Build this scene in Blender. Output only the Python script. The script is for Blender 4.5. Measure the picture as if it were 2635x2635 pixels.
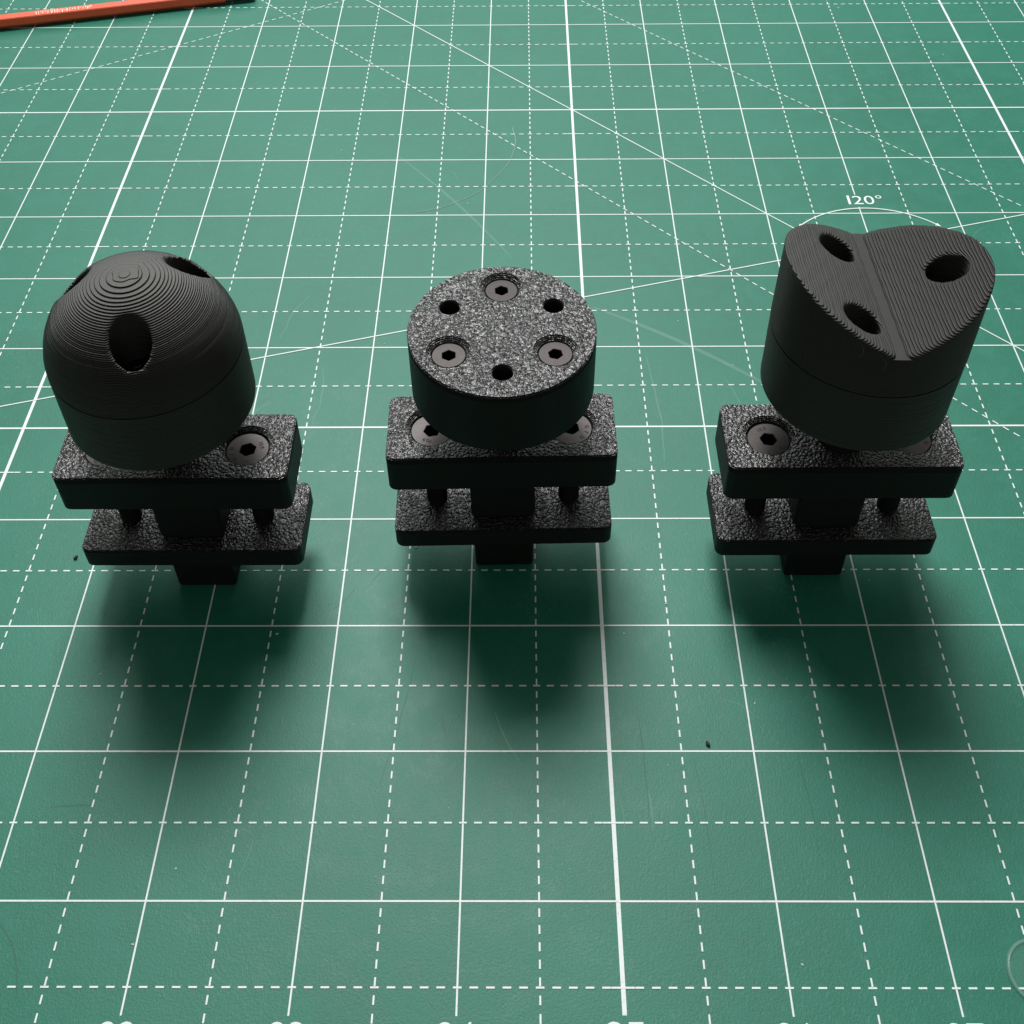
import bpy, bmesh, math, random
import numpy as np
from mathutils import Vector, Matrix
from mathutils.geometry import tessellate_polygon

for o in list(bpy.data.objects):
    bpy.data.objects.remove(o, do_unlink=True)
scene = bpy.context.scene
C = scene.collection
random.seed(7)
rng = np.random.default_rng(7)
INCH = 0.0254
MM = 0.001
X0, Y0 = 24.4, 4.0                      # mat coordinate (inches) at the world origin


def G(x, y, z=0.0):                     # mat grid inches (+ z in inches) -> metres
    return Vector(((x - X0) * INCH, (y - Y0) * INCH, z * INCH))


# ------------------------------------------------------------------ camera
cd = bpy.data.cameras.new('camera')
cam = bpy.data.objects.new('camera', cd)
C.objects.link(cam)
cam.location = G(24.41208, -1.91251, 7.80806)
cam.rotation_euler = (0.811070, 0.009149, 0.004291)
cd.sensor_width = 36.0
cd.lens = 3040.75 / 2635 * 36
cd.shift_y = -(1317.5 - 835.348) / 2635
cd.clip_start = 0.005
cd.clip_end = 50
scene.camera = cam

# ------------------------------------------------------------------ light
world = bpy.data.worlds.new('World')
scene.world = world
world.use_nodes = True
bg = world.node_tree.nodes['Background']
bg.inputs[0].default_value = (0.92, 1.0, 0.90, 1)
bg.inputs[1].default_value = 0.175


def area(name, loc, target, sx, sy, power, col):
    ld = bpy.data.lights.new(name, 'AREA')
    ld.shape = 'RECTANGLE'
    ld.size = sx
    ld.size_y = sy
    ld.energy = power
    ld.color = col
    lo = bpy.data.objects.new(name, ld)
    C.objects.link(lo)
    lo.location = loc
    lo.rotation_euler = (Vector(target) - Vector(loc)).to_track_quat('-Z', 'Y').to_euler()
    return lo


# the roof window high behind the mat that throws the shadows, and the paler light low behind it
area('window_light', G(21.5, 20.8, 36), G(24.4, 4), 0.28, 0.28, 8.3, (0.985, 0.99, 0.985))
area('window_light_low', G(17, 58, 50), G(24.4, 6), 1.4, 1.2, 16.0, (0.92, 1.0, 0.98))

vs = scene.view_settings
vs.view_transform = 'Standard'
vs.look = 'None'
vs.exposure = 0.0
vs.gamma = 1.0
scene.render.resolution_x = 1024
scene.render.resolution_y = 1024
scene.render.engine = 'CYCLES'


# ------------------------------------------------------------------ material helpers
def mat(name):
    m = bpy.data.materials.new(name)
    m.use_nodes = True
    nt = m.node_tree
    return m, nt, nt.nodes['Principled BSDF']


def N(nt, typ, **kw):
    n = nt.nodes.new(typ)
    for k, v in kw.items():
        if k in n.inputs:
            n.inputs[k].default_value = v
        else:
            setattr(n, k, v)
    return n


def ramp(nt, src, p0, p1, c0=(0, 0, 0, 1), c1=(1, 1, 1, 1)):
    r = nt.nodes.new('ShaderNodeValToRGB')
    r.color_ramp.elements[0].position = p0
    r.color_ramp.elements[1].position = p1
    r.color_ramp.elements[0].color = c0
    r.color_ramp.elements[1].color = c1
    nt.links.new(src, r.inputs[0])
    return r


def mix(nt, fac, a, b, blend='MIX'):
    n = nt.nodes.new('ShaderNodeMix')
    n.data_type = 'RGBA'
    n.blend_type = blend
    if isinstance(fac, (int, float)):
        n.inputs[0].default_value = fac
    else:
        nt.links.new(fac, n.inputs[0])
    for s, v in ((6, a), (7, b)):
        if isinstance(v, tuple):
            n.inputs[s].default_value = v
        else:
            nt.links.new(v, n.inputs[s])
    return n.outputs[2]


def mapping(nt, scale=(1, 1, 1), rot=(0, 0, 0)):
    tc = nt.nodes.new('ShaderNodeTexCoord')
    mp = nt.nodes.new('ShaderNodeMapping')
    mp.inputs['Scale'].default_value = scale
    mp.inputs['Rotation'].default_value = rot
    nt.links.new(tc.outputs['Object'], mp.inputs[0])
    return mp.outputs[0]


def math_node(nt, op, a, b):
    n = nt.nodes.new('ShaderNodeMath')
    n.operation = op
    for i, v in ((0, a), (1, b)):
        if isinstance(v, (int, float)):
            n.inputs[i].default_value = v
        else:
            nt.links.new(v, n.inputs[i])
    return n.outputs[0]


def green_mat():
    m, nt, b = mat('green_vinyl')
    co = mapping(nt)
    L = nt.links
    n1 = N(nt, 'ShaderNodeTexNoise', Scale=22, Detail=5, Roughness=0.6)
    L.new(co, n1.inputs['Vector'])
    n2 = N(nt, 'ShaderNodeTexNoise', Scale=160, Detail=4, Roughness=0.65)
    L.new(co, n2.inputs['Vector'])
    n3 = N(nt, 'ShaderNodeTexNoise', Scale=2600, Detail=2, Roughness=0.6)
    L.new(co, n3.inputs['Vector'])
    base = mix(nt, ramp(nt, n1.outputs[0], 0.35, 0.7).outputs[0], (0.010, 0.158, 0.101, 1), (0.014, 0.184, 0.121, 1))
    base = mix(nt, ramp(nt, n2.outputs[0], 0.45, 0.75).outputs[0], base, (0.019, 0.192, 0.132, 1))
    # glints of the sheen painted into the colour as pale stretched flecks
    cof = mapping(nt, (2300, 1050, 1), (0, 0, 0.3))
    nf = N(nt, 'ShaderNodeTexNoise', Scale=1.0, Detail=3, Roughness=0.55, Distortion=1.2)
    L.new(cof, nf.inputs['Vector'])
    patch = N(nt, 'ShaderNodeTexNoise', Scale=26, Detail=3, Roughness=0.5)
    L.new(co, patch.inputs['Vector'])
    glints = math_node(nt, 'MULTIPLY', ramp(nt, nf.outputs[0], 0.57, 0.66).outputs[0],
                    ramp(nt, patch.outputs[0], 0.36, 0.66).outputs[0])
    base = mix(nt, math_node(nt, 'MULTIPLY', glints, 0.32), base, (0.13, 0.29, 0.23, 1))
    L.new(base, b.inputs['Base Color'])
    rr = ramp(nt, n2.outputs[0], 0.3, 0.75, (0.47, 0.47, 0.47, 1), (0.55, 0.55, 0.55, 1))
    L.new(rr.outputs[0], b.inputs['Roughness'])
    b.inputs['Specular IOR Level'].default_value = 0.48
    h = math_node(nt, 'ADD', n3.outputs[0], math_node(nt, 'MULTIPLY', nf.outputs[0], 0.9))
    h = math_node(nt, 'ADD', h, math_node(nt, 'MULTIPLY', n2.outputs[0], 1.0))
    bp = N(nt, 'ShaderNodeBump', Strength=0.45, Distance=0.00008)
    L.new(h, bp.inputs['Height'])
    L.new(bp.outputs[0], b.inputs['Normal'])
    return m


def ink_mat():
    m, nt, b = mat('white_print_ink')
    co = mapping(nt)
    n = N(nt, 'ShaderNodeTexNoise', Scale=900, Detail=4, Roughness=0.7)
    nt.links.new(co, n.inputs['Vector'])
    c = mix(nt, ramp(nt, n.outputs[0], 0.30, 0.46).outputs[0], (0.66, 0.74, 0.68, 1), (0.84, 0.88, 0.86, 1))
    w = N(nt, 'ShaderNodeTexNoise', Scale=420, Detail=5, Roughness=0.75)
    nt.links.new(co, w.inputs['Vector'])
    nt.links.new(mix(nt, ramp(nt, w.outputs[0], 0.66, 0.71).outputs[0], c, (0.10, 0.30, 0.22, 1)), b.inputs['Base Color'])
    b.inputs['Roughness'].default_value = 0.5
    return m


def simple(name, col, rough, metal=0.0, bump=None):
    m, nt, b = mat(name)
    co = mapping(nt)
    n = N(nt, 'ShaderNodeTexNoise', Scale=bump[0] if bump else 300, Detail=4, Roughness=0.6)
    nt.links.new(co, n.inputs['Vector'])
    c1 = tuple(min(1, c * 1.25) for c in col) + (1,)
    c0 = tuple(c * 0.8 for c in col) + (1,)
    nt.links.new(mix(nt, n.outputs[0], c0, c1), b.inputs['Base Color'])
    b.inputs['Roughness'].default_value = rough
    b.inputs['Metallic'].default_value = metal
    if bump:
        bp = N(nt, 'ShaderNodeBump', Strength=bump[1], Distance=bump[2])
        nt.links.new(n.outputs[0], bp.inputs['Height'])
        nt.links.new(bp.outputs[0], b.inputs['Normal'])
    return m


def wall_mat():
    """black filament, side walls: stacked 0.24 mm layers"""
    m, nt, b = mat('black_filament_shaded_wall')
    co = mapping(nt)
    w = N(nt, 'ShaderNodeTexWave', bands_direction='Z', Scale=2 * math.pi / (20 * 0.00024), Distortion=0.0)
    nt.links.new(co, w.inputs['Vector'])
    n = N(nt, 'ShaderNodeTexNoise', Scale=420, Detail=3)
    nt.links.new(co, n.inputs['Vector'])
    cl = mapping(nt, (60, 60, 2600))
    nl = N(nt, 'ShaderNodeTexNoise', Scale=1.0, Detail=3, Roughness=0.6)
    nt.links.new(cl, nl.inputs['Vector'])
    h = math_node(nt, 'ADD', w.outputs['Fac'], math_node(nt, 'MULTIPLY', n.outputs[0], 0.6))
    h = math_node(nt, 'ADD', h, math_node(nt, 'MULTIPLY', nl.outputs[0], 1.6))
    bp = N(nt, 'ShaderNodeBump', Strength=0.9, Distance=0.00006)
    nt.links.new(h, bp.inputs['Height'])
    nt.links.new(bp.outputs[0], b.inputs['Normal'])
    b.inputs['Base Color'].default_value = (0.012, 0.0115, 0.011, 1)  # shade of the walls put into the material: darker and duller than the tops
    b.inputs['Roughness'].default_value = 0.5
    b.inputs['Specular IOR Level'].default_value = 0.16
    return m


def layered_mat():
    """black filament on real stepped layers (caps)"""
    m, nt, b = mat('black_filament_layers')
    co = mapping(nt)
    n = N(nt, 'ShaderNodeTexNoise', Scale=1500, Detail=4, Roughness=0.6)
    nt.links.new(co, n.inputs['Vector'])
    bp = N(nt, 'ShaderNodeBump', Strength=0.35, Distance=0.00004)
    nt.links.new(n.outputs[0], bp.inputs['Height'])
    nt.links.new(bp.outputs[0], b.inputs['Normal'])
    n2 = N(nt, 'ShaderNodeTexNoise', Scale=240, Detail=3)
    nt.links.new(co, n2.inputs['Vector'])
    nt.links.new(mix(nt, n2.outputs[0], (0.006, 0.0056, 0.0053, 1), (0.010, 0.0093, 0.009, 1)), b.inputs['Base Color'])
    b.inputs['Roughness'].default_value = 0.44
    b.inputs['Specular Tint'].default_value = (1.0, 0.95, 0.91, 1)
    b.inputs['Specular IOR Level'].default_value = 0.62
    return m


def top_mat():
    """black filament top skins: short shiny wriggling bead ends"""
    m, nt, b = mat('black_filament_top')
    L = nt.links
    co = mapping(nt)
    dn = N(nt, 'ShaderNodeTexNoise', Scale=1300, Detail=1)
    L.new(co, dn.inputs['Vector'])
    sub = N(nt, 'ShaderNodeVectorMath', operation='SUBTRACT')
    L.new(dn.outputs['Color'], sub.inputs[0])
    sub.inputs[1].default_value = (0.5, 0.5, 0.5)
    sc = N(nt, 'ShaderNodeVectorMath', operation='SCALE')
    L.new(sub.outputs[0], sc.inputs[0])
    sc.inputs['Scale'].default_value = 0.0005
    ad = N(nt, 'ShaderNodeVectorMath', operation='ADD')
    L.new(co, ad.inputs[0])
    L.new(sc.outputs[0], ad.inputs[1])
    v = N(nt, 'ShaderNodeTexVoronoi', feature='SMOOTH_F1', Scale=1750, Smoothness=0.4)
    L.new(ad.outputs[0], v.inputs['Vector'])
    n = N(nt, 'ShaderNodeTexNoise', Scale=3000, Detail=2)
    L.new(co, n.inputs['Vector'])
    h = math_node(nt, 'ADD', math_node(nt, 'MULTIPLY', v.outputs['Distance'], -1.0),
                  math_node(nt, 'MULTIPLY', n.outputs[0], 0.5))
    bp = N(nt, 'ShaderNodeBump', Strength=1.0, Distance=0.00030)
    L.new(h, bp.inputs['Height'])
    L.new(bp.outputs[0], b.inputs['Normal'])
    b.inputs['Base Color'].default_value = (0.022, 0.020, 0.021, 1)
    b.inputs['Roughness'].default_value = 0.36
    b.inputs['Specular Tint'].default_value = (1.0, 0.95, 0.94, 1)
    b.inputs['Specular IOR Level'].default_value = 0.42
    b.inputs['Coat Weight'].default_value = 1.0
    b.inputs['Coat Roughness'].default_value = 0.085
    L.new(bp.outputs[0], b.inputs['Coat Normal'])
    return m


M_GREEN = green_mat()
M_INK = ink_mat()
M_WALL = wall_mat()
M_LAYER = layered_mat()
M_TOP = top_mat()
M_SCREW = simple('black_oxide_steel', (0.040, 0.033, 0.033), 0.27, 0.85, (700, 0.3, 0.00004))
M_SCREW4 = simple('dark_oxide_steel', (0.050, 0.043, 0.042), 0.38, 0.8, (600, 0.25, 0.00004))
M_SHADE = simple('shaded_screw_steel', (0.005, 0.005, 0.005), 0.6, 0.0)  # shade inside sockets and along shafts put into a near-black colour
M_SHADE.node_tree.nodes['Principled BSDF'].inputs['Specular IOR Level'].default_value = 0.12
M_STAMP = simple('stamp_shade', (0.012, 0.011, 0.011), 0.6, 0.0)  # letters stand raised; dark colour paints the shade of an engraving
M_SCRATCH = simple('pale_scratch', (0.075, 0.225, 0.165), 0.55)
M_CUT = simple('dark_knife_cut', (0.018, 0.132, 0.088), 0.55)


# ------------------------------------------------------------------ mesh helpers
def link(name, me, m=None, parent=None):
    o = bpy.data.objects.new(name, me)
    C.objects.link(o)
    if m and me is not None:
        for mm_ in (m if isinstance(m, (list, tuple)) else [m]):
            me.materials.append(mm_)
    if parent:
        o.parent = parent
    return o


def tag(o, label, cat, group=None):
    o['label'] = label
    o['category'] = cat
    if group:
        o['group'] = group
    return o


def mesh_from(name, verts, faces, smooth=None, mats=None):
    me = bpy.data.meshes.new(name)
    me.from_pydata([tuple(v) for v in verts], [], faces)
    if smooth is not None:
        me.polygons.foreach_set('use_smooth', np.array(smooth, dtype=bool))
    if mats is not None:
        me.polygons.foreach_set('material_index', np.array(mats, dtype=np.int32))
    me.update()
    return me


def lathe(profile, n=96, closed_ends=True):
    """profile: list of (r, z) in mm from the bottom up"""
    verts, faces, sm = [], [], []
    for r, z in profile:
        for i in range(n):
            a = 2 * math.pi * i / n
            verts.append((r * math.cos(a) * MM, r * math.sin(a) * MM, z * MM))
    for k in range(len(profile) - 1):
        for i in range(n):
            j = (i + 1) % n
            faces.append((k * n + i, k * n + j, (k + 1) * n + j, (k + 1) * n + i))
            sm.append(False)
    if closed_ends:
        faces.append(tuple(range(n - 1, -1, -1)))
        faces.append(tuple((len(profile) - 1) * n + i for i in range(n)))
        sm += [False, False]
    return verts, faces, sm


def rounded_box(x0, x1, y0, y1, z0, z1, bev, seg=3):
    bm = bmesh.new()
    bmesh.ops.create_cube(bm, size=1)
    bmesh.ops.scale(bm, vec=((x1 - x0) * MM, (y1 - y0) * MM, (z1 - z0) * MM), verts=bm.verts)
    bmesh.ops.translate(bm, vec=((x0 + x1) / 2 * MM, (y0 + y1) / 2 * MM, (z0 + z1) / 2 * MM), verts=bm.verts)
    bmesh.ops.bevel(bm, geom=list(bm.edges), offset=bev * MM, segments=seg, profile=0.5, affect='EDGES')
    me = bpy.data.meshes.new('box')
    bm.to_mesh(me)
    bm.free()
    return me


# ------------------------------------------------------------------ slicer: 2-D distance fields -> printed layers
def contours(F, xs, ys):
    """marching squares on F<0 (inside); returns closed loops, inside on the left"""
    ins = F < 0
    nx, ny = len(xs), len(ys)
    seg = {}

    def ptH(i, j):                       # on the edge (i,j)-(i+1,j)
        a, b_ = F[j, i], F[j, i + 1]
        t = a / (a - b_)
        return (xs[i] + t * (xs[i + 1] - xs[i]), ys[j])

    def ptV(i, j):
        a, b_ = F[j, i], F[j + 1, i]
        t = a / (a - b_)
        return (xs[i], ys[j] + t * (ys[j + 1] - ys[j]))
    code = ins[:-1, :-1] * 1 + ins[:-1, 1:] * 2 + ins[1:, 1:] * 4 + ins[1:, :-1] * 8
    jj, ii = np.nonzero((code > 0) & (code < 15))
    # edges: 0 bottom, 1 right, 2 top, 3 left ; segments oriented with the inside on the left
    T = {1: [(0, 3)], 2: [(1, 0)], 3: [(1, 3)], 4: [(2, 1)], 5: [(0, 3), (2, 1)], 6: [(2, 0)], 7: [(2, 3)],
         8: [(3, 2)], 9: [(0, 2)], 10: [(1, 0), (3, 2)], 11: [(1, 2)], 12: [(3, 1)], 13: [(0, 1)], 14: [(3, 0)]}

    def eid(i, j, e):
        return (('H', i, j), ('V', i + 1, j), ('H', i, j + 1), ('V', i, j))[e]
    for i, j in zip(ii.tolist(), jj.tolist()):
        for a, b_ in T[int(code[j, i])]:
            seg[eid(i, j, a)] = eid(i, j, b_)
    loops = []
    while seg:
        s, e = seg.popitem()
        lp = [s]
        while e != s and e in seg:
            lp.append(e)
            e = seg.pop(e)
        if len(lp) > 5:
            pts = np.array([ptH(i, j) if k == 'H' else ptV(i, j) for k, i, j in lp])
            loops.append(pts)
    return loops


def loop_normals(p):
    d = np.roll(p, -1, 0) - np.roll(p, 1, 0)
    l = np.maximum(np.hypot(d[:, 0], d[:, 1]), 1e-9)
    return np.c_[d[:, 1] / l, -d[:, 0] / l]          # outward when the inside is on the left


def area2(p):
    x, y = p[:, 0], p[:, 1]
    return 0.5 * np.sum(x * np.roll(y, -1) - y * np.roll(x, -1))


def inside(pt, poly):
    x, y = pt
    px, py = poly[:, 0], poly[:, 1]
    qx, qy = np.roll(px, -1), np.roll(py, -1)
    cond = (py > y) != (qy > y)
    xi = px + (y - py) / np.where(qy == py, 1e-12, qy - py) * (qx - px)
    return int(np.sum(cond & (x < xi))) % 2 == 1


class Print:
    """stack of printed layers"""

    def __init__(self):
        self.v, self.f, self.s, self.m, self.n = [], [], [], [], 0

    def slab(self, loops, z0, z1, bead=0.06, cap_mat=0, side_mat=0, bottom=False, flip_test=False):
        h = z1 - z0
        prof = [(z0, -1.5 * bead), (z0 + .30 * h, -.3 * bead), (z0 + .60 * h, 0.0), (z0 + .88 * h, -.35 * bead), (z1, -bead)]
        if bead == 0:
            prof = [(z0, 0), (z1, 0)]
        rings_top = []
        for p in loops:
            nr = loop_normals(p)
            k = len(p)
            base = self.n
            for z, off in prof:
                q = p + nr * off
                self.v.append(np.c_[q, np.full(k, z)])
            self.n += k * len(prof)
            idx = np.arange(k)
            nx = np.roll(idx, -1)
            for r in range(len(prof) - 1):
                a = base + r * k
                quad = np.stack([a + idx, a + nx, a + k + nx, a + k + idx], 1)
                self.f += quad.tolist()
                self.s += [True] * k
                self.m += [side_mat] * k
            rings_top.append(p + nr * prof[-1][1])
        # cap: every outer outline is filled by itself, less the holes that lie in it
        areas = [area2(q) for q in rings_top]
        for o, q in enumerate(rings_top):
            if areas[o] <= 0:
                continue
            grp = [q]
            for h_, w_ in enumerate(rings_top):
                if areas[h_] < 0 and inside(w_[0], q):
                    grp.append(w_)
            tris = tessellate_polygon([[Vector((x, y, 0)) for x, y in g] for g in grp])
            allp = np.concatenate(grp)
            for zz, want in ((z1, True),) + (((z0, False),) if bottom else ()):
                base = self.n
                self.v.append(np.c_[allp, np.full(len(allp), zz)])
                self.n += len(allp)
                for t in tris:
                    a, b_, c = (allp[i] for i in t)
                    cr = (b_[0] - a[0]) * (c[1] - a[1]) - (b_[1] - a[1]) * (c[0] - a[0])
                    if abs(cr) < 1e-10:
                        continue
                    t = t if (cr > 0) == want else (t[0], t[2], t[1])
                    self.f.append([base + i for i in t])
                    self.s.append(False)
                    self.m.append(cap_mat)

    def mesh(self, name):
        v = np.concatenate(self.v) * MM
        return mesh_from(name, v.tolist(), self.f, self.s, self.m)


def grid(hx, hy, step):
    xs = np.arange(-hx - 2 * step, hx + 2.01 * step, step) + step * .137
    ys = np.arange(-hy - 2 * step, hy + 2.01 * step, step) + step * .211
    X, Y = np.meshgrid(xs, ys)
    return xs, ys, X, Y


def smax(a, b, k):
    h = np.clip(.5 + .5 * (a - b) / k, 0, 1)
    return b * (1 - h) + a * h + k * h * (1 - h)


def smin(a, b, k):
    return -smax(-a, -b, k)


def rrect(X, Y, hx, hy, r):
    qx, qy = np.abs(X) - hx + r, np.abs(Y) - hy + r
    return np.hypot(np.maximum(qx, 0), np.maximum(qy, 0)) + np.minimum(np.maximum(qx, qy), 0) - r


def circle(X, Y, cx, cy, r):
    return np.hypot(X - cx, Y - cy) - r


LH = 0.24                                # layer height of the prints, mm
RD = 16.0                                # head radius
BC = 10.4                                # bolt circle radius


def bolt(angles):
    return [(BC * math.cos(math.radians(a)), BC * math.sin(math.radians(a))) for a in angles]


# ------------------------------------------------------------------ head parts (mm, local: z = height above the mat)
def dome_cap(z0, angles, hole_r):
    P = Print()
    xs, ys, X, Y = grid(RD, RD, .22)
    ang = np.arctan2(Y, X)
    K = int(RD / LH)
    for k in range(K):
        zt = (k + 1) * LH
        r = math.sqrt(max(RD * RD - (zt - LH * .35) ** 2, 0))
        if k == 0:
            r -= .18
        r += rng.normal(0, .014)
        if r < .9:
            break
        F = np.hypot(X, Y) - r - .012 * np.sin(ang * 5 + k * .9)
        # the scar where every layer starts
        sa = math.radians(58 + rng.normal(0, .8))
        F = F - (.30 + .22 * rng.random()) * np.exp(-((X - r * math.cos(sa)) ** 2 + (Y - r * math.sin(sa)) ** 2) / .10)
        for cx, cy in bolt(angles):
            F = smax(F, -circle(X, Y, cx, cy, (hole_r - .08 if zt > 4.2 else 1.75) + rng.normal(0, .03)), .85)
        loops = contours(F, xs, ys)
        if loops:
            P.slab(loops, z0 + k * LH, z0 + zt, bead=.11, bottom=(k == 0))
    # the ragged last dab of filament on the crown
    for r0, z_, t_ in ((1.75, RD - .16, .13), (.8, RD - .05, .12)):
        F = np.hypot(X * .9 - .2, Y - .1) - r0 - .24 * np.sin(1.7 * X + 1.1 * Y + .5 + 2 * r0) - .16 * np.sin(2.3 * Y - 1.9 * X + 2)
        P.slab(contours(F, xs, ys), z0 + z_ - .05, z0 + z_ + t_, bead=.09)
    return P.mesh('dome_cap')


def notched_cap(z0, zv, slope, angles, hole_r, RD=16.3):
    P = Print()
    xs, ys, X, Y = grid(RD, RD, .22)
    top = zv + slope * RD
    K = int((top - z0) / LH)
    R = np.hypot(X, Y)
    for k in range(K):
        z = z0 + (k + .6) * LH
        F = R - RD + (.18 if k == 0 else 0)
        if z > zv:
            xk = max(.85, (z - zv) / slope)
            if xk > RD - .22:
                break
            xk += .04 * math.sin(k * 2.1) + rng.normal(0, .03)
            F = smax(F, xk - np.abs(X + .04 * np.sin(Y * 1.3 + k)), min(1.5, .16 + .34 * (RD - xk)))
        for cx, cy in bolt(angles):
            F = smax(F, -circle(X, Y, cx, cy, (hole_r - .1 if z - z0 > 4.2 else 1.75) + rng.normal(0, .03)), 1.1)
        loops = contours(F, xs, ys)
        if loops:
            P.slab(loops, z0 + k * LH, z0 + (k + 1) * LH, bead=.11, bottom=(k == 0))
    return P.mesh('notched_cap')


def head_base_plain(z0, z1, flare=0.0):
    """collar below a cap, printed in the same layers"""
    P = Print()
    n = int(round((z1 - z0) / LH))
    h = (z1 - z0) / n
    t = np.linspace(0, 2 * math.pi, 181)[:-1]
    for k in range(n):
        r = RD + flare * k / n + rng.normal(0, .012)
        r -= {0: .75, 1: .3, 2: .1}.get(k, 0) + (.16 if k == n - 1 else 0)
        r = r + .01 * np.sin(5 * t + k) + .05 * np.exp(-((t - 1.0 + .02 * rng.normal()) / .02) ** 2)
        P.slab([np.c_[r * np.cos(t), r * np.sin(t)]], z0 + k * h, z0 + (k + 1) * h, bead=.06, bottom=(k == 0))
    return P.mesh('head_base')


def head_base_screwed(z0, z1, screw_ang, hole_ang):
    P = Print()
    xs, ys, X, Y = grid(RD, RD, .2)
    nl = 5

    def F_at(depth, inset=0.0):
        F = np.hypot(X, Y) - RD + inset
        for cx, cy in bolt(hole_ang):
            F = np.maximum(F, -circle(X, Y, cx, cy, 1.72 + max(0, .12 - depth)))
        for cx, cy in bolt(screw_ang):
            F = np.maximum(F, -circle(X, Y, cx, cy, max(2.95, 3.72 - depth * .95) if depth < nl * LH else 1.42))
        return F
    P.slab(contours(F_at(9, .7), xs, ys), z0, z0 + .35, bead=0, cap_mat=0, bottom=True)
    P.slab(contours(F_at(9), xs, ys), z0 + .35, z1 - nl * LH, bead=0, cap_mat=0)
    for k in range(nl - 1, -1, -1):
        d = k * LH
        P.slab(contours(F_at(d, .14 if k == 0 else 0), xs, ys), z1 - d - LH, z1 - d, bead=.05, cap_mat=1)
    return P.mesh('head_base')


def plate(hx, hy, rc, z0, z1, screws, rt, rb, depth_layers):
    P = Print()
    xs, ys, X, Y = grid(hx, hy, .2)

    def F_at(depth, inset):
        F = rrect(X, Y, hx - inset, hy - inset, rc)
        for cx in screws:
            F = np.maximum(F, -circle(X, Y, cx, 0, max(rb, rt - depth * .85) if depth is not None else 1.9))
        return F
    P.slab(contours(F_at(None, .55), xs, ys), z0, z0 + .3, bead=0, bottom=True)
    P.slab(contours(F_at(None, .2), xs, ys), z0 + .3, z0 + .6, bead=0)
    P.slab(contours(F_at(None, 0), xs, ys), z0 + .6, z1 - depth_layers * LH, bead=0)
    for k in range(depth_layers - 1, -1, -1):
        d = k * LH
        P.slab(contours(F_at(d, .16 if k == 0 else 0), xs, ys), z1 - d - LH, z1 - d, bead=.05, cap_mat=1)
    return P.mesh('plate')


def screw_mesh(name, r, af, shaft_r, shaft_len):
    """countersunk socket screw: head top at z = 0"""
    n = 72
    rh = af / 2 / math.cos(math.pi / 6)
    V, F, S, Mi = [], [], [], []

    def ring(rr, z, hexa=False):
        base = len(V)
        for i in range(n):
            a = 2 * math.pi * i / n
            q = rr
            if hexa:
                t = (a + math.pi / 6) % (math.pi / 3) - math.pi / 6
                q = rr * math.cos(math.pi / 6) / math.cos(t)
            V.append((q * math.cos(a) * MM, q * math.sin(a) * MM, z * MM))
        return base

    def bridge(a, b_, m_=0, sm=False):
        for i in range(n):
            j = (i + 1) % n
            F.append((a + i, a + j, b_ + j, b_ + i))
            S.append(sm)
            Mi.append(m_)
    tip = ring(shaft_r * .75, -shaft_len)
    F.append(tuple(tip + i for i in range(n - 1, -1, -1)))
    S.append(False)
    Mi.append(1)
    prev = tip
    zz = -shaft_len + .4
    while zz < -(r - shaft_r) - .5:                     # thread
        a = ring(shaft_r, zz)
        bridge(prev, a, 1)
        b_ = ring(shaft_r * .86, zz + .35)
        bridge(a, b_, 1)
        prev = b_
        zz += .7
    a = ring(shaft_r, -(r - shaft_r) - .25)
    bridge(prev, a, 1)
    b_ = ring(r, -.25)
    bridge(a, b_, 1)
    c = ring(r, -.07)
    bridge(b_, c)
    d = ring(r - .09, 0)
    bridge(c, d)
    e = ring(rh + .14, 0, True)
    bridge(d, e)
    g = ring(rh, -.13, True)
    bridge(e, g)
    h = ring(rh, -af * .95, True)
    bridge(g, h, 1)
    F.append(tuple(h + i for i in range(n)))
    S.append(False)
    Mi.append(1)
    return mesh_from(name, V, F, S, Mi)


def text_mesh(body, height, bold=0.0, extrude=0.0):
    """flat lettering, cap height = height (metres), centred"""
    cu = bpy.data.curves.new('text', 'FONT')
    cu.body = body
    cu.align_x = 'CENTER'
    cu.offset = bold
    cu.extrude = 0.0
    cu.resolution_u = 4
    t = bpy.data.objects.new('text', cu)
    C.objects.link(t)
    bpy.context.view_layer.update()
    me = bpy.data.meshes.new_from_object(t)
    bpy.data.objects.remove(t, do_unlink=True)
    co = np.zeros(len(me.vertices) * 3)
    me.vertices.foreach_get('co', co)
    co = co.reshape(-1, 3)
    hh = co[:, 1].max() - co[:, 1].min()
    s = height / hh
    co[:, 0] = (co[:, 0] - (co[:, 0].max() + co[:, 0].min()) / 2) * s
    co[:, 1] = (co[:, 1] - co[:, 1].min()) * s
    co[:, 2] = 0
    me.vertices.foreach_set('co', co.ravel())
    me.update()
    if extrude:
        bm = bmesh.new()
        bm.from_mesh(me)
        g = bmesh.ops.extrude_face_region(bm, geom=list(bm.faces))
        bmesh.ops.translate(bm, vec=(0, 0, extrude), verts=[q for q in g['geom'] if isinstance(q, bmesh.types.BMVert)])
        bmesh.ops.recalc_face_normals(bm, faces=list(bm.faces))
        bm.to_mesh(me)
        bm.free()
    return me


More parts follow.
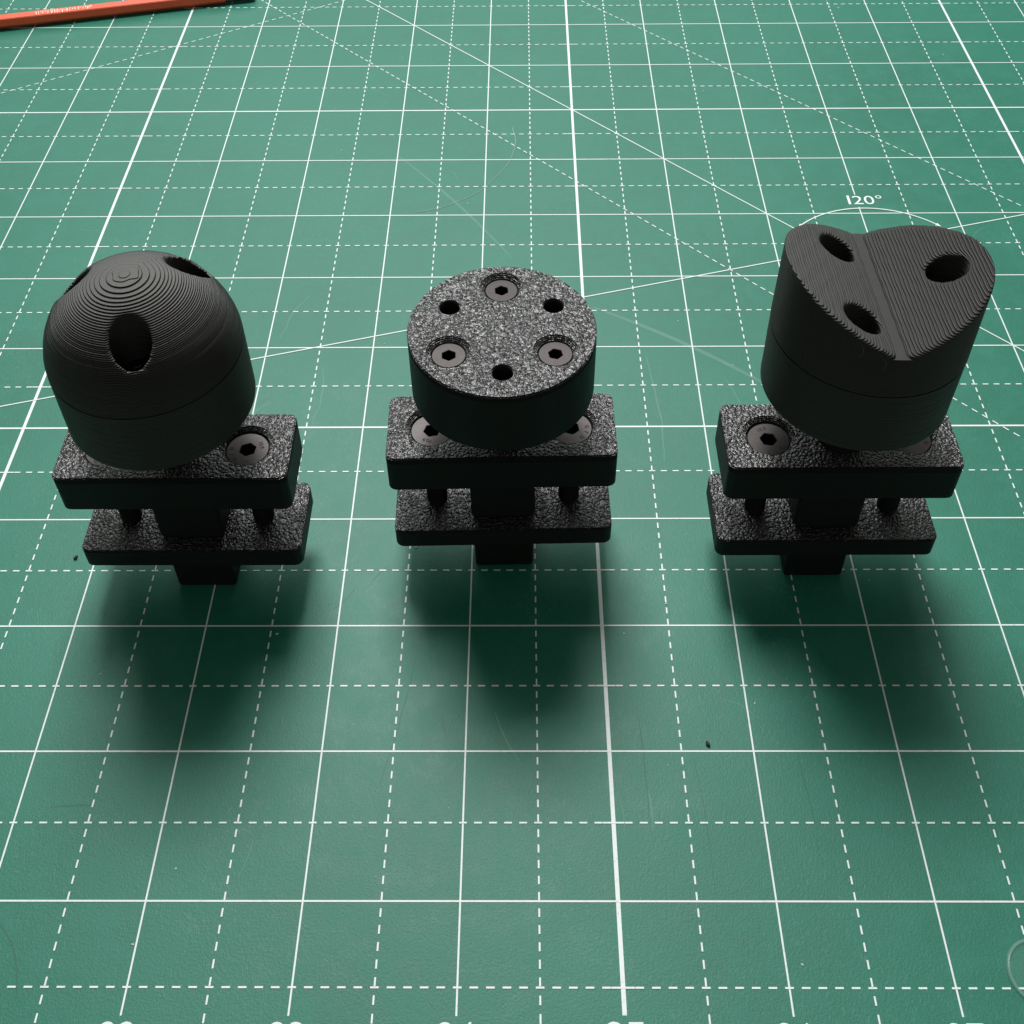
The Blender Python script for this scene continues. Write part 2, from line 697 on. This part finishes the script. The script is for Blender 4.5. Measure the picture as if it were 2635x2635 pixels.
# ------------------------------------------------------------------ cutting mat
def build_mat():
    bm = bmesh.new()
    bmesh.ops.create_cube(bm, size=1)
    bmesh.ops.scale(bm, vec=(37 * INCH, 25 * INCH, 0.003), verts=bm.verts)
    bmesh.ops.translate(bm, vec=((18 - X0) * INCH, (12 - Y0) * INCH, -0.0015), verts=bm.verts)
    bmesh.ops.bevel(bm, geom=[e for e in bm.edges if abs(e.verts[0].co.z - e.verts[1].co.z) > .001],
                    offset=.008, segments=6, affect='EDGES')
    me = bpy.data.meshes.new('cutting_mat')
    bm.to_mesh(me)
    bm.free()
    root = link('cutting_mat', me, M_GREEN)
    tag(root, 'green vinyl cutting mat printed with a white inch grid and angle lines', 'cutting mat')

    T = 0.00005                          # ink thickness, metres

    def strips(items):
        """items: (x0,y0,x1,y1,width) in grid inches -> thin raised bars"""
        V, F = [], []
        for x0, y0, x1, y1, w in items:
            a, b_ = G(x0, y0), G(x1, y1)
            d = (b_ - a)
            d.normalize()
            nrm = Vector((-d.y, d.x, 0)) * (w * INCH / 2)
            k = len(V)
            for q in (a - nrm, b_ - nrm, b_ + nrm, a + nrm):
                V.append((q.x, q.y, 0.0))
            for q in (a - nrm, b_ - nrm, b_ + nrm, a + nrm):
                V.append((q.x, q.y, T))
            F += [(k + 4, k + 5, k + 6, k + 7), (k, k + 1, k + 5, k + 4), (k + 1, k + 2, k + 6, k + 5),
                  (k + 2, k + 3, k + 7, k + 6), (k + 3, k, k + 4, k + 7)]
        return mesh_from('print', V, F)

    def lift(o, dz):
        o.location.z += dz
        return o
    W1, W2, W5 = .0115, .0112, .0275
    vert, horiz, dash, diag = [], [], [], []
    for i in range(0, 37):
        w = W5 if i % 5 == 0 else W1
        if i == 28:
            vert += [(i, .345, i, 8.105, w), (i, 8.325, i, 23.6, w)]
        else:
            vert.append((i, .345 if i % 5 else .35, i, 23.6, w))
    for j in range(1, 24):
        horiz.append((0.4, j, 35.6, j, .0175 if j % 5 == 0 else W1))
    for j in range(0, 24):                         # half-inch dashes across
        y = j + .5
        for k in range(4, 357):
            x = k / 10
            L_ = .026
            if k % 50 == 0:
                L_ = .071
            dash.append((x - L_, y, x + L_, y, W2))
    for i in range(0, 36):                         # half-inch dashes along
        x = i + .5
        for k in range(1, 237):
            y = k / 10
            dash.append((x, y + .004, x, y + .056, W2))
    lift(link('grid_lines_along', strips(vert), M_INK, root), 0.00000)
    lift(link('grid_lines_across', strips(horiz), M_INK, root), 0.00002)
    lift(link('dashed_half_inch_lines', strips(dash), M_INK, root), 0.00004)

    def dline(x0, y0, x1, y1, w=W2, per=.1):
        n = int(math.hypot(x1 - x0, y1 - y0) / per)
        for k in range(n):
            a, b_ = k / n, (k + .55) / n
            diag.append((x0 + (x1 - x0) * a, y0 + (y1 - y0) * a, x0 + (x1 - x0) * b_, y0 + (y1 - y0) * b_, w))
    diag.append((12, 23, 34.5, .5, W1))            # 45 degree line  x + y = 35
    sl = .2705
    diag.append((1, 6.693 - sl * 24.008, 25.0, 6.693 - sl * .008, W1))
    diag.append((25.0, 6.693 - sl * .008, 35, 6.693 + sl * 9.992, W1))   # 15 degree line
    dline(14.5, 33.59 - 14.5, 33, .59)
    dline(15, 37.84 - 15, 35.5, 2.34)
    dline(6, 11.53 - 14 * .572, 35, 11.53 + 15 * .572)
    lift(link('angle_lines', strips(diag), M_INK, root), 0.00006)
    # the arc of the 120 degree mark, with an arrow head at either end
    V, F = [], []
    cx, cy, r, w = 28.04, 7.055, 1.03, .0135
    n = 48
    for i in range(n + 1):
        a = math.radians(133 - (133 - 47) * i / n)
        for rr, z in ((r - w / 2, T), (r + w / 2, T)):
            q = G(cx + rr * math.cos(a), cy + rr * math.sin(a))
            V.append((q.x, q.y, z))
    for i in range(n):
        F.append((2 * i, 2 * i + 2, 2 * i + 3, 2 * i + 1))
    for a0, sgn in ((133, 1), (47, -1)):
        a = math.radians(a0)
        tx, ty = -math.sin(a) * sgn, math.cos(a) * sgn
        bx, by = cx + r * math.cos(a), cy + r * math.sin(a)
        k = len(V)
        for px, py in ((bx + tx * .06, by + ty * .06), (bx + .024 * math.cos(a), by + .024 * math.sin(a)),
                       (bx - .024 * math.cos(a), by - .024 * math.sin(a))):
            q = G(px, py)
            V.append((q.x, q.y, T))
        F.append((k, k + 1, k + 2) if sgn < 0 else (k, k + 2, k + 1))
    lift(link('angle_arc', mesh_from('arc', V, F), M_INK, root), 0.00008)

    def lab(body, x, y, h, bold=0.0, name='number'):
        o = link(name, text_mesh(body, h * INCH, bold), M_INK, root)
        q = G(x, y)
        o.location = (q.x, q.y, T + .00005)
        return o
    lab('1', 27.915, 8.152, .150, 0.0, 'angle_label').scale = (1.25, 1.03, 1)
    lab('20\u00b0', 28.115, 8.152, .150, 0.0, 'angle_label').scale = (1.2, 1.03, 1)
    for i in range(1, 36):
        if i % 5 == 0:
            lab(str(i), i, .135, .182, .028)
        else:
            lab(str(i), i, .155, .158, .006)
    # knife cuts and scratches that stand out in the light
    def wisp(pts, w, m, name):
        V, F = [], []
        n = len(pts)
        for i, (x, y) in enumerate(pts):
            a, b_ = pts[max(0, i - 1)], pts[min(n - 1, i + 1)]
            d = Vector((b_[0] - a[0], b_[1] - a[1], 0))
            d.normalize()
            ww = w * (0.25 + math.sin(math.pi * (i + .15) / (n - .7)) ** .6 if n > 2 else 1) * .5
            ww = max(ww.real if isinstance(ww, complex) else ww, w * .1)
            for s in (-1, 1):
                q = G(x - d.y * ww * s, y + d.x * ww * s)
                V.append((q.x, q.y, .000012))
        for i in range(n - 1):
            F.append((2 * i, 2 * i + 2, 2 * i + 3, 2 * i + 1)[::-1])
        return link(name, mesh_from(name, V, F), m, root)

    def curve(a, b_, bend=0.0, n=9, jit=0.0):
        ax, ay = a
        bx, by = b_
        out = []
        for i in range(n):
            t = i / (n - 1)
            s = bend * math.sin(math.pi * t)
            out.append((ax + (bx - ax) * t - (by - ay) * s + random.gauss(0, jit),
                        ay + (by - ay) * t + (bx - ax) * s + random.gauss(0, jit)))
        return out
    wisp(curve((24.20, 2.30), (24.37, 1.93), -.04), .012, M_SCRATCH, 'scratch')
    wisp(curve((23.62, 2.85), (23.42, 1.75), .02, jit=.004), .006, M_CUT, 'knife_cut')
    wisp(curve((25.22, 2.25), (25.24, 1.5), .01), .008, M_CUT, 'knife_cut')
    wisp(curve((25.25, 1.72), (25.26, 1.45), .02), .010, M_SCRATCH, 'scratch')
    wisp(curve((25.58, 1.95), (25.62, 1.02), .02), .005, M_CUT, 'knife_cut')
    wisp(curve((22.62, 1.40), (22.56, 1.14), .05), .007, M_SCRATCH, 'scratch')
    wisp(curve((21.2, 1.60), (21.52, 1.62), .02), .008, M_CUT, 'knife_cut')
    wisp(curve((26.30, 1.98), (26.34, 1.46), .0), .006, M_CUT, 'knife_cut')
    wisp(curve((25.1, 6.55), (26.8, 5.35), .03, 14), .035, M_SCRATCH, 'scratch')
    wisp(curve((25.55, 5.9), (25.62, 4.6), .02, 12, .006), .012, M_SCRATCH, 'scratch')
    wisp(curve((26.25, 5.6), (26.38, 5.1), .03), .009, M_SCRATCH, 'scratch')
    wisp(curve((22.55, 5.75), (22.53, 4.95), .06, 12, .004), .010, M_SCRATCH, 'scratch')
    wisp(curve((22.1, 6.1), (22.32, 6.75), .05, 9, .01), .010, M_SCRATCH, 'scratch')
    wisp(curve((22.0, 5.15), (22.15, 5.3), .1), .012, M_SCRATCH, 'scratch')
    wisp(curve((23.0, 9.1), (24.3, 7.3), .02, 12), .022, M_SCRATCH, 'scratch')
    wisp(curve((23.2, 3.35), (23.35, 3.55), .05), .008, M_CUT, 'knife_cut')
    wisp(curve((22.95, 3.15), (23.1, 3.35), -.08), .008, M_CUT, 'knife_cut')
    wisp(curve((21.05, .92), (21.35, .42), .1), .010, M_CUT, 'knife_cut')
    for _ in range(70):
        x, y = random.uniform(19, 30), random.uniform(1, 11)
        a, l = random.gauss(math.pi / 2, .6), random.uniform(.05, .35)
        wisp(curve((x, y), (x + l * math.cos(a), y + l * math.sin(a)), random.gauss(0, .08), 7, .003),
             random.uniform(.003, .007), random.choice([M_SCRATCH, M_SCRATCH, M_CUT]), 'scratch')
    return root


build_mat()


# ------------------------------------------------------------------ the three clamp mounts
SCREW4 = screw_mesh('plate_screw', 3.82, 2.6, 2.0, 26)
SCREW3 = screw_mesh('cap_screw', 2.84, 2.05, 1.5, 9)
for s, m_ in ((SCREW4, M_SCREW4), (SCREW3, M_SCREW)):
    s.materials.append(m_)
    s.materials.append(M_SHADE)
STAMP_GRADE = text_mesh('10.9', .00078, .02, .00002)
STAMP_GRADE.materials.append(M_STAMP)
STAMPS = {}
for ch in 'DFG':
    STAMPS[ch] = text_mesh(ch, .00072, .02, .00002)
    STAMPS[ch].materials.append(M_STAMP)

UPPER = plate(20.83, 7.7, 1.5, 27.0, 36.19, (-12.75, 12.75), 4.7, 3.98, 6)
LOWER = plate(20.7, 8.25, 1.6, 10.43, 15.6, (), 0, 0, 2)
for p in (UPPER, LOWER):
    p.materials.append(M_WALL)
    p.materials.append(M_TOP)
POST_UP = rounded_box(-6.1, 6.1, -5.5, 5.5, 15.57, 27.3, 1.1, 4)
POST_LOW = rounded_box(-5.75, 5.75, -5.5, 5.5, 0.0, 10.7, .7, 3)
for p in (POST_UP, POST_LOW):
    p.materials.append(M_WALL)
    p.polygons.foreach_set('use_smooth', np.ones(len(p.polygons), bool))
nv, nf, ns = lathe([(4.6, 36.0), (3.8, 36.7), (3.3, 37.8), (3.3, 46.6), (4.2, 47.9), (5.2, 48.7)], 64)
NECK = mesh_from('neck', nv, nf, [True] * (len(ns) - 2) + [False] * 2)
NECK.materials.append(M_WALL)


def mount(x, y, rz, label, spins):
    root = bpy.data.objects.new('clamp_mount', None)
    C.objects.link(root)
    root.location = G(x, y)
    root.rotation_euler = (0, 0, rz)
    root.empty_display_size = .01
    tag(root, label, 'clamp mount')
    link('lower_plate', LOWER, None, root)
    link('upper_plate', UPPER, None, root)
    link('clamp_block', POST_UP, None, root)
    link('foot_block', POST_LOW, None, root)
    link('neck', NECK, None, root)
    for sx, spin in zip((-12.75, 12.75), spins):
        s = link('plate_screw', SCREW4, None, root)
        s.location = (sx * MM, -.15 * MM, (36.19 - .95) * MM)
        s.rotation_euler = (0, 0, math.radians(spin))
        g = link('stamped_grade', STAMP_GRADE, None, s)
        g.location = (0, .00215, .0)
        for i, ch in enumerate('DFG'):
            a = math.radians(-90 + (i - 1) * 28)
            c_ = link('stamped_letter', STAMPS[ch], None, s)
            c_.location = (.0026 * math.cos(a), .0026 * math.sin(a), 0)
            c_.rotation_euler = (0, 0, a - math.pi / 2)
    return root


def head(root, dx, dy, dz, tilt=(0, 0), pivot=48.39):
    """a frame for the head parts: returns the matrix that goes on each of them"""
    return Matrix.Translation((dx * MM, dy * MM, (pivot + dz) * MM)) @ \
        Matrix.Rotation(tilt[1], 4, 'Y') @ Matrix.Rotation(tilt[0], 4, 'X') @ Matrix.Translation((0, 0, -pivot * MM))


def place(o, mtx):
    o.matrix_local = mtx
    return o


Z0, Z1 = 48.39, 61.66
# domed head
m1 = mount(21.946, 3.5732, -.0007, 'black printed clamp mount with a ribbed dome head pierced by three holes', (0, -68))
h1 = head(m1, .14, -.07, -.49)
place(link('head_base', head_base_plain(Z0, Z1), M_LAYER, m1), h1)
ang1 = (-77, 43, 163)
dc = place(link('dome_cap', dome_cap(Z1, ang1, 3.2), M_LAYER, m1), h1)
# flat head
m2 = mount(24.253, 3.7572, .019, 'black printed clamp mount with a flat glittery disc head and three socket screws', (160, 68))
h2 = head(m2, .46, -.13, -.8)
sa, ha = (90, -148.5, -32), (149, 31, -90)
place(link('head_base', head_base_screwed(Z0, Z1, sa, ha), [M_WALL, M_TOP], m2), h2)
for a, sp in zip(sa, (4, 2, 12)):
    cx, cy = bolt([a])[0]
    s = link('cap_screw', SCREW3, None, m2)
    place(s, h2 @ Matrix.Translation((cx * MM, cy * MM, (Z1 - .85) * MM)) @ Matrix.Rotation(math.radians(sp), 4, 'Z'))
# notched head
m3 = mount(26.6628, 3.6555, .0019, 'black printed clamp mount with a tall V-notched head and layered slopes', (20, 100))
h3 = head(m3, .27, .96, -.61, (math.radians(-2.7), math.radians(1.3)))
place(link('head_base', head_base_plain(Z0, Z1, .25), M_LAYER, m3), h3)
ang3 = (4, 121, -119)
place(link('notched_cap', notched_cap(Z1, 69.5, .485, ang3, 3.2), M_LAYER, m3), h3)


def stray(parent, mtx, pts, r):
    V, F = [], []
    P = [Vector(p) * MM for p in pts]
    for i, q in enumerate(P):
        d = P[min(i + 1, len(P) - 1)] - P[max(i - 1, 0)]
        d.normalize()
        s_ = d.orthogonal().normalized()
        u = d.cross(s_)
        for k in range(5):
            a = k * 2 * math.pi / 5
            V.append(tuple(q + (s_ * math.cos(a) + u * math.sin(a)) * r))
    for i in range(len(P) - 1):
        for k in range(5):
            F.append((i * 5 + k, i * 5 + (k + 1) % 5, i * 5 + 5 + (k + 1) % 5, i * 5 + 5 + k))
    return place(link('stray_filament', mesh_from('stray_filament', V, F, [True] * len(F)), M_LINT, parent), mtx)


M_LINT = simple('brown_lint', (.16, .13, .09), .6)
for a0, z_, amp in ((-118, 71.5, .9), (-105, 69.8, 1.3), (-128, 73.0, .8)):
    pts = []
    for i in range(16):
        t = i / 15
        a = math.radians(a0 + 9 * t + 3 * math.sin(5 * t))
        rr = RD + .02 + amp * math.sin(math.pi * t) * .5
        pts.append((rr * math.cos(a), rr * math.sin(a), z_ - 2.2 * t + .7 * math.sin(4 * t + a0)))
    stray(m3, h3, pts, .000028)
# the socket screws at the bottom of the cap holes
for mroot, hm, angs in ((m1, h1, ang1), (m3, h3, ang3)):
    for a in angs:
        cx, cy = bolt([a])[0]
        s = link('cap_screw', SCREW3, None, mroot)
        place(s, hm @ Matrix.Translation((cx * MM, cy * MM, (Z1 + 4.75) * MM)))


# ------------------------------------------------------------------ hex key
def hex_key():
    root = bpy.data.objects.new('hex_key', None)
    C.objects.link(root)
    af = 4.1
    rc = af / math.sqrt(3)
    roll = math.radians(15)
    # axis on the mat, inches
    p1 = Vector((20.80, 12.742))
    dirv = Vector((17.555 - 20.024, 12.02 - 12.59))
    dirv.normalize()
    ang = math.atan2(-dirv.y, -dirv.x)
    zc = rc * math.cos(math.radians(15)) * 1.0
    root.location = G(p1.x, p1.y)
    root.rotation_euler = (0, 0, ang)
    root.empty_display_size = .01
    tag(root, 'orange coated hex key with a bare steel tip and worn lettering', 'hex key')

    def prism(path, r, name, m, cap=.25):
        """path: list of (centre, along) in mm; hexagonal sweep"""
        bm = bmesh.new()
        rings = []
        for (c, d), rr in zip(path, r):
            d = Vector(d)
            d.normalize()
            up = Vector((0, 0, 1))
            side = d.cross(up)
            side.normalize()
            ring = []
            for k in range(6):
                a = roll + math.pi / 6 + k * math.pi / 3
                q = Vector(c) + (side * math.cos(a) + up * math.sin(a)) * rr
                ring.append(bm.verts.new(q * MM))
            rings.append(ring)
        for a, b_ in zip(rings, rings[1:]):
            for k in range(6):
                bm.faces.new((a[k], a[(k + 1) % 6], b_[(k + 1) % 6], b_[k]))
        bm.faces.new(rings[0][::-1])
        bm.faces.new(rings[-1])
        bmesh.ops.recalc_face_normals(bm, faces=list(bm.faces))
        bmesh.ops.bevel(bm, geom=[e for e in bm.edges], offset=.16 * MM, segments=2, affect='EDGES')
        me = bpy.data.meshes.new(name)
        bm.to_mesh(me)
        bm.free()
        return link(name, me, m, root)
    zc = rc * 1.0 * math.cos(math.radians(15)) + .02
    orange, nt, b = mat('orange_coating')
    co = mapping(nt)
    n = N(nt, 'ShaderNodeTexNoise', Scale=260, Detail=4, Roughness=.6)
    nt.links.new(co, n.inputs['Vector'])
    nt.links.new(mix(nt, n.outputs[0], (0.82, 0.100, 0.036, 1), (0.92, 0.130, 0.052, 1)), b.inputs['Base Color'])
    b.inputs['Roughness'].default_value = .5
    bp = N(nt, 'ShaderNodeBump', Strength=.2, Distance=.0001)
    nt.links.new(n.outputs[0], bp.inputs['Height'])
    nt.links.new(bp.outputs[0], b.inputs['Normal'])
    steel = simple('grey_tool_steel', (.16, .17, .165), .42, .7, (900, .2, .00004))
    path = [((-10.5, 0, zc), (1, 0, 0)), ((-120, 0, zc), (1, 0, 0))]
    body = prism([((-10.0, 0, zc), (1, 0, 0)), ((-150, 0, zc), (1, 0, 0))], [rc, rc], 'coated_shaft', orange)
    prism([((0, 0, zc), (1, 0, 0)), ((-1.2, 0, zc), (1, 0, 0)), ((-11, 0, zc), (1, 0, 0))], [rc * .72, rc * .9, rc * .9], 'steel_tip', steel)
    prism([((-149.8, 0, zc), (1, 0, 0)), ((-156, -1.2, zc), (1, .4, 0)), ((-160.5, -6, zc), (.3, 1, 0)), ((-161.5, -12, zc), (0, 1, 0)), ((-161.5, -30, zc), (0, 1, 0))],
          [rc * .97] * 5, 'short_arm', steel)
    # worn raised lettering along the bright upper face: only strokes are left of it
    pale = simple('worn_coating', (.95, .74, .58), .4)
    V, F = [], []
    nrm_a = roll + math.pi / 3 + math.pi / 6 * 0
    # upper face whose normal tilts 15 degrees towards the viewer
    for ca in [math.radians(90 + 15), math.radians(90 - 15)]:
        pass
    fa = None
    for k in range(6):
        a = roll + math.pi / 3 + k * math.pi / 3
        v_ = Vector((0, -math.cos(a) * 1, math.sin(a)))      # side = d x up = -y
        if v_.z > .9 and (fa is None or v_.z > fa.z):
            fa = v_
    tang = Vector((1, 0, 0)).cross(fa)
    xk = -72.0
    while xk < -54:
        w = random.uniform(.16, .34)
        lean = random.uniform(-.5, .5)
        y0, y1 = random.uniform(-.95, -.55), random.uniform(.3, .95)
        if random.random() < .3:
            y1 = random.uniform(-.2, .3)
        c0 = Vector((xk, 0, zc)) + fa * (af / 2 + .03)
        k = len(V)
        for px, py in ((0, y0), (w, y0), (w + lean * .6, y1), (lean * .6, y1)):
            q = (c0 + Vector((px, 0, 0)) + tang * py) * MM
            V.append(tuple(q))
        F.append((k, k + 1, k + 2, k + 3))
        xk += w + random.uniform(.15, .6)
    link('worn_lettering', mesh_from('worn_lettering', V, F), pale, body)
    return root


hex_key()


# ------------------------------------------------------------------ small things lying on the mat
def fibre(pts, r, label):
    cu = []
    P = [G(x, y, z) for x, y, z in pts]
    # Catmull-Rom
    Q = []
    for i in range(len(P) - 1):
        a, b_, c, d = P[max(i - 1, 0)], P[i], P[i + 1], P[min(i + 2, len(P) - 1)]
        for k in range(8):
            t = k / 8
            Q.append(.5 * ((2 * b_) + (c - a) * t + (2 * a - 5 * b_ + 4 * c - d) * t * t + (3 * b_ - a - 3 * c + d) * t ** 3))
    Q.append(P[-1])
    V, F = [], []
    org = Q[0].copy()
    org.z = 0
    for i, q in enumerate(Q):
        d = Q[min(i + 1, len(Q) - 1)] - Q[max(i - 1, 0)]
        d.normalize()
        s = d.cross(Vector((0, 0, 1)))
        s.normalize()
        u = s.cross(d)
        for k in range(6):
            a = k * math.pi / 3
            V.append(tuple(q - org + (s * math.cos(a) + u * math.sin(a)) * r))
    for i in range(len(Q) - 1):
        for k in range(6):
            F.append((i * 6 + k, i * 6 + (k + 1) % 6, i * 6 + 6 + (k + 1) % 6, i * 6 + 6 + k))
    m = simple('pale_lint', (.62, .70, .56), .6)
    o = link('lint_fibre', mesh_from('lint_fibre', V, F, [True] * len(F)), m)
    o.location = org
    return tag(o, label, 'fibre')


fibre([(24.293, 9.636, .004), (24.331, 9.325, .004), (24.255, 8.939, .006), (24.059, 8.57, .004), (23.866, 8.343, .004),
       (23.523, 8.123, .004), (23.256, 8.046, .003)], .000045, 'pale curved lint fibre lying on the mat beside a dashed diagonal')


def crumb(x, y, size, colr, label, seed, cat='crumb', group=None, flat=.5):
    r = random.Random(seed)
    bm = bmesh.new()
    bmesh.ops.create_icosphere(bm, subdivisions=2, radius=size * MM)
    for v in bm.verts:
        v.co *= r.uniform(.65, 1.3)
        v.co.x *= 1.5
        v.co.z *= flat
    zmin = min(v.co.z for v in bm.verts)
    for v in bm.verts:
        v.co.z -= zmin
    me = bpy.data.meshes.new('crumb')
    bm.to_mesh(me)
    bm.free()
    o = link('debris_crumb', me, simple('crumb_%d' % seed, colr, .6))
    q = G(x, y)
    o.location = (q.x, q.y, 0)
    o.rotation_euler = (0, 0, r.uniform(0, 3))
    return tag(o, label, cat, group)


crumb(25.69, 2.05, .34, (.012, .012, .011), 'black plastic crumb alone on the open mat before the notched mount', 3, flat=.8)
crumb(20.84, 3.62, .33, (.015, .015, .014), 'black plastic crumb beside the lower plate of the domed mount', 5, flat=.8)
wl = 'tiny white speck of debris on the green mat'
specks = [(25.50, 3.19, .2), (25.16, 2.93, .14), (23.55, 3.72, .16), (22.55, 2.93, .2), (22.15, 1.2, .14), (26.06, 2.36, .14),
          (21.98, .74, .15), (23.1, 6.05, .11), (26.35, 5.75, .14), (24.7, 8.79, .1), (27.34, 9.55, .14), (28.62, 12.4, .2), (29.7, 11.2, .15),
          (23.82, 8.2, .16), (21.3, 2.6, .09), (23.2, 2.2, .08), (23.9, 1.6, .07), (24.7, 1.2, .08), (25.4, 1.9, .08), (27.1, 3.4, .1), (20.9, 5.4, .1), (23.4, 5.2, .09), (25.6, 5.0, .09), (27.9, 5.6, .1), (21.6, 8.6, .1), (26.6, 10.4, .12), (22.9, 11.2, .12), (24.2, 7.3, .08), (28.3, 3.1, .09), (23.45, 1.15, .07), (26.1, .63, .15), (22.35, 9.2, .12), (27.4, 7.9, .1), (25.9, 6.35, .12)]
for i, (x, y, s) in enumerate(specks):
    crumb(x, y, s, (.55, .60, .52), wl, 20 + i, 'speck', 'white specks scattered on the mat')


def bumper():
    prof = [(4.8, 0.0), (4.85, .12), (4.7, .30), (4.35, .40), (3.2, .44), (1.4, .45), (.3, .45)]
    v, f, s = lathe(prof, 72)
    me = mesh_from('clear_dot', v, f, [True] * (len(s) - 2) + [False, True])
    m, nt, b = mat('clear_rubber')
    b.inputs['Base Color'].default_value = (.93, .97, .95, 1)
    b.inputs['Roughness'].default_value = .22
    b.inputs['IOR'].default_value = 1.33
    b.inputs['Alpha'].default_value = .012
    n = N(nt, 'ShaderNodeTexNoise', Scale=300)
    bp = N(nt, 'ShaderNodeBump', Strength=.05, Distance=.0001)
    nt.links.new(n.outputs[0], bp.inputs['Height'])
    nt.links.new(bp.outputs[0], b.inputs['Normal'])
    rv, rf, rs_ = lathe([(4.5, .02), (4.95, .02), (4.98, .25), (4.80, .45), (4.5, .47)], 96, False)
    rim_m, nt2, b2 = mat('clear_rim')
    b2.inputs['Base Color'].default_value = (.35, .55, .47, 1)
    b2.inputs['Roughness'].default_value = .2
    b2.inputs['Alpha'].default_value = .22
    o = link('clear_dot', me, m)
    link('raised_rim', mesh_from('raised_rim', rv, rf, [True] * len(rf)), rim_m, o)
    q = G(27.525, .585)
    o.location = (q.x, q.y, .00017)
    return tag(o, 'flat clear round adhesive dot stuck to the mat near the 27 inch line', 'adhesive dot')


bumper()
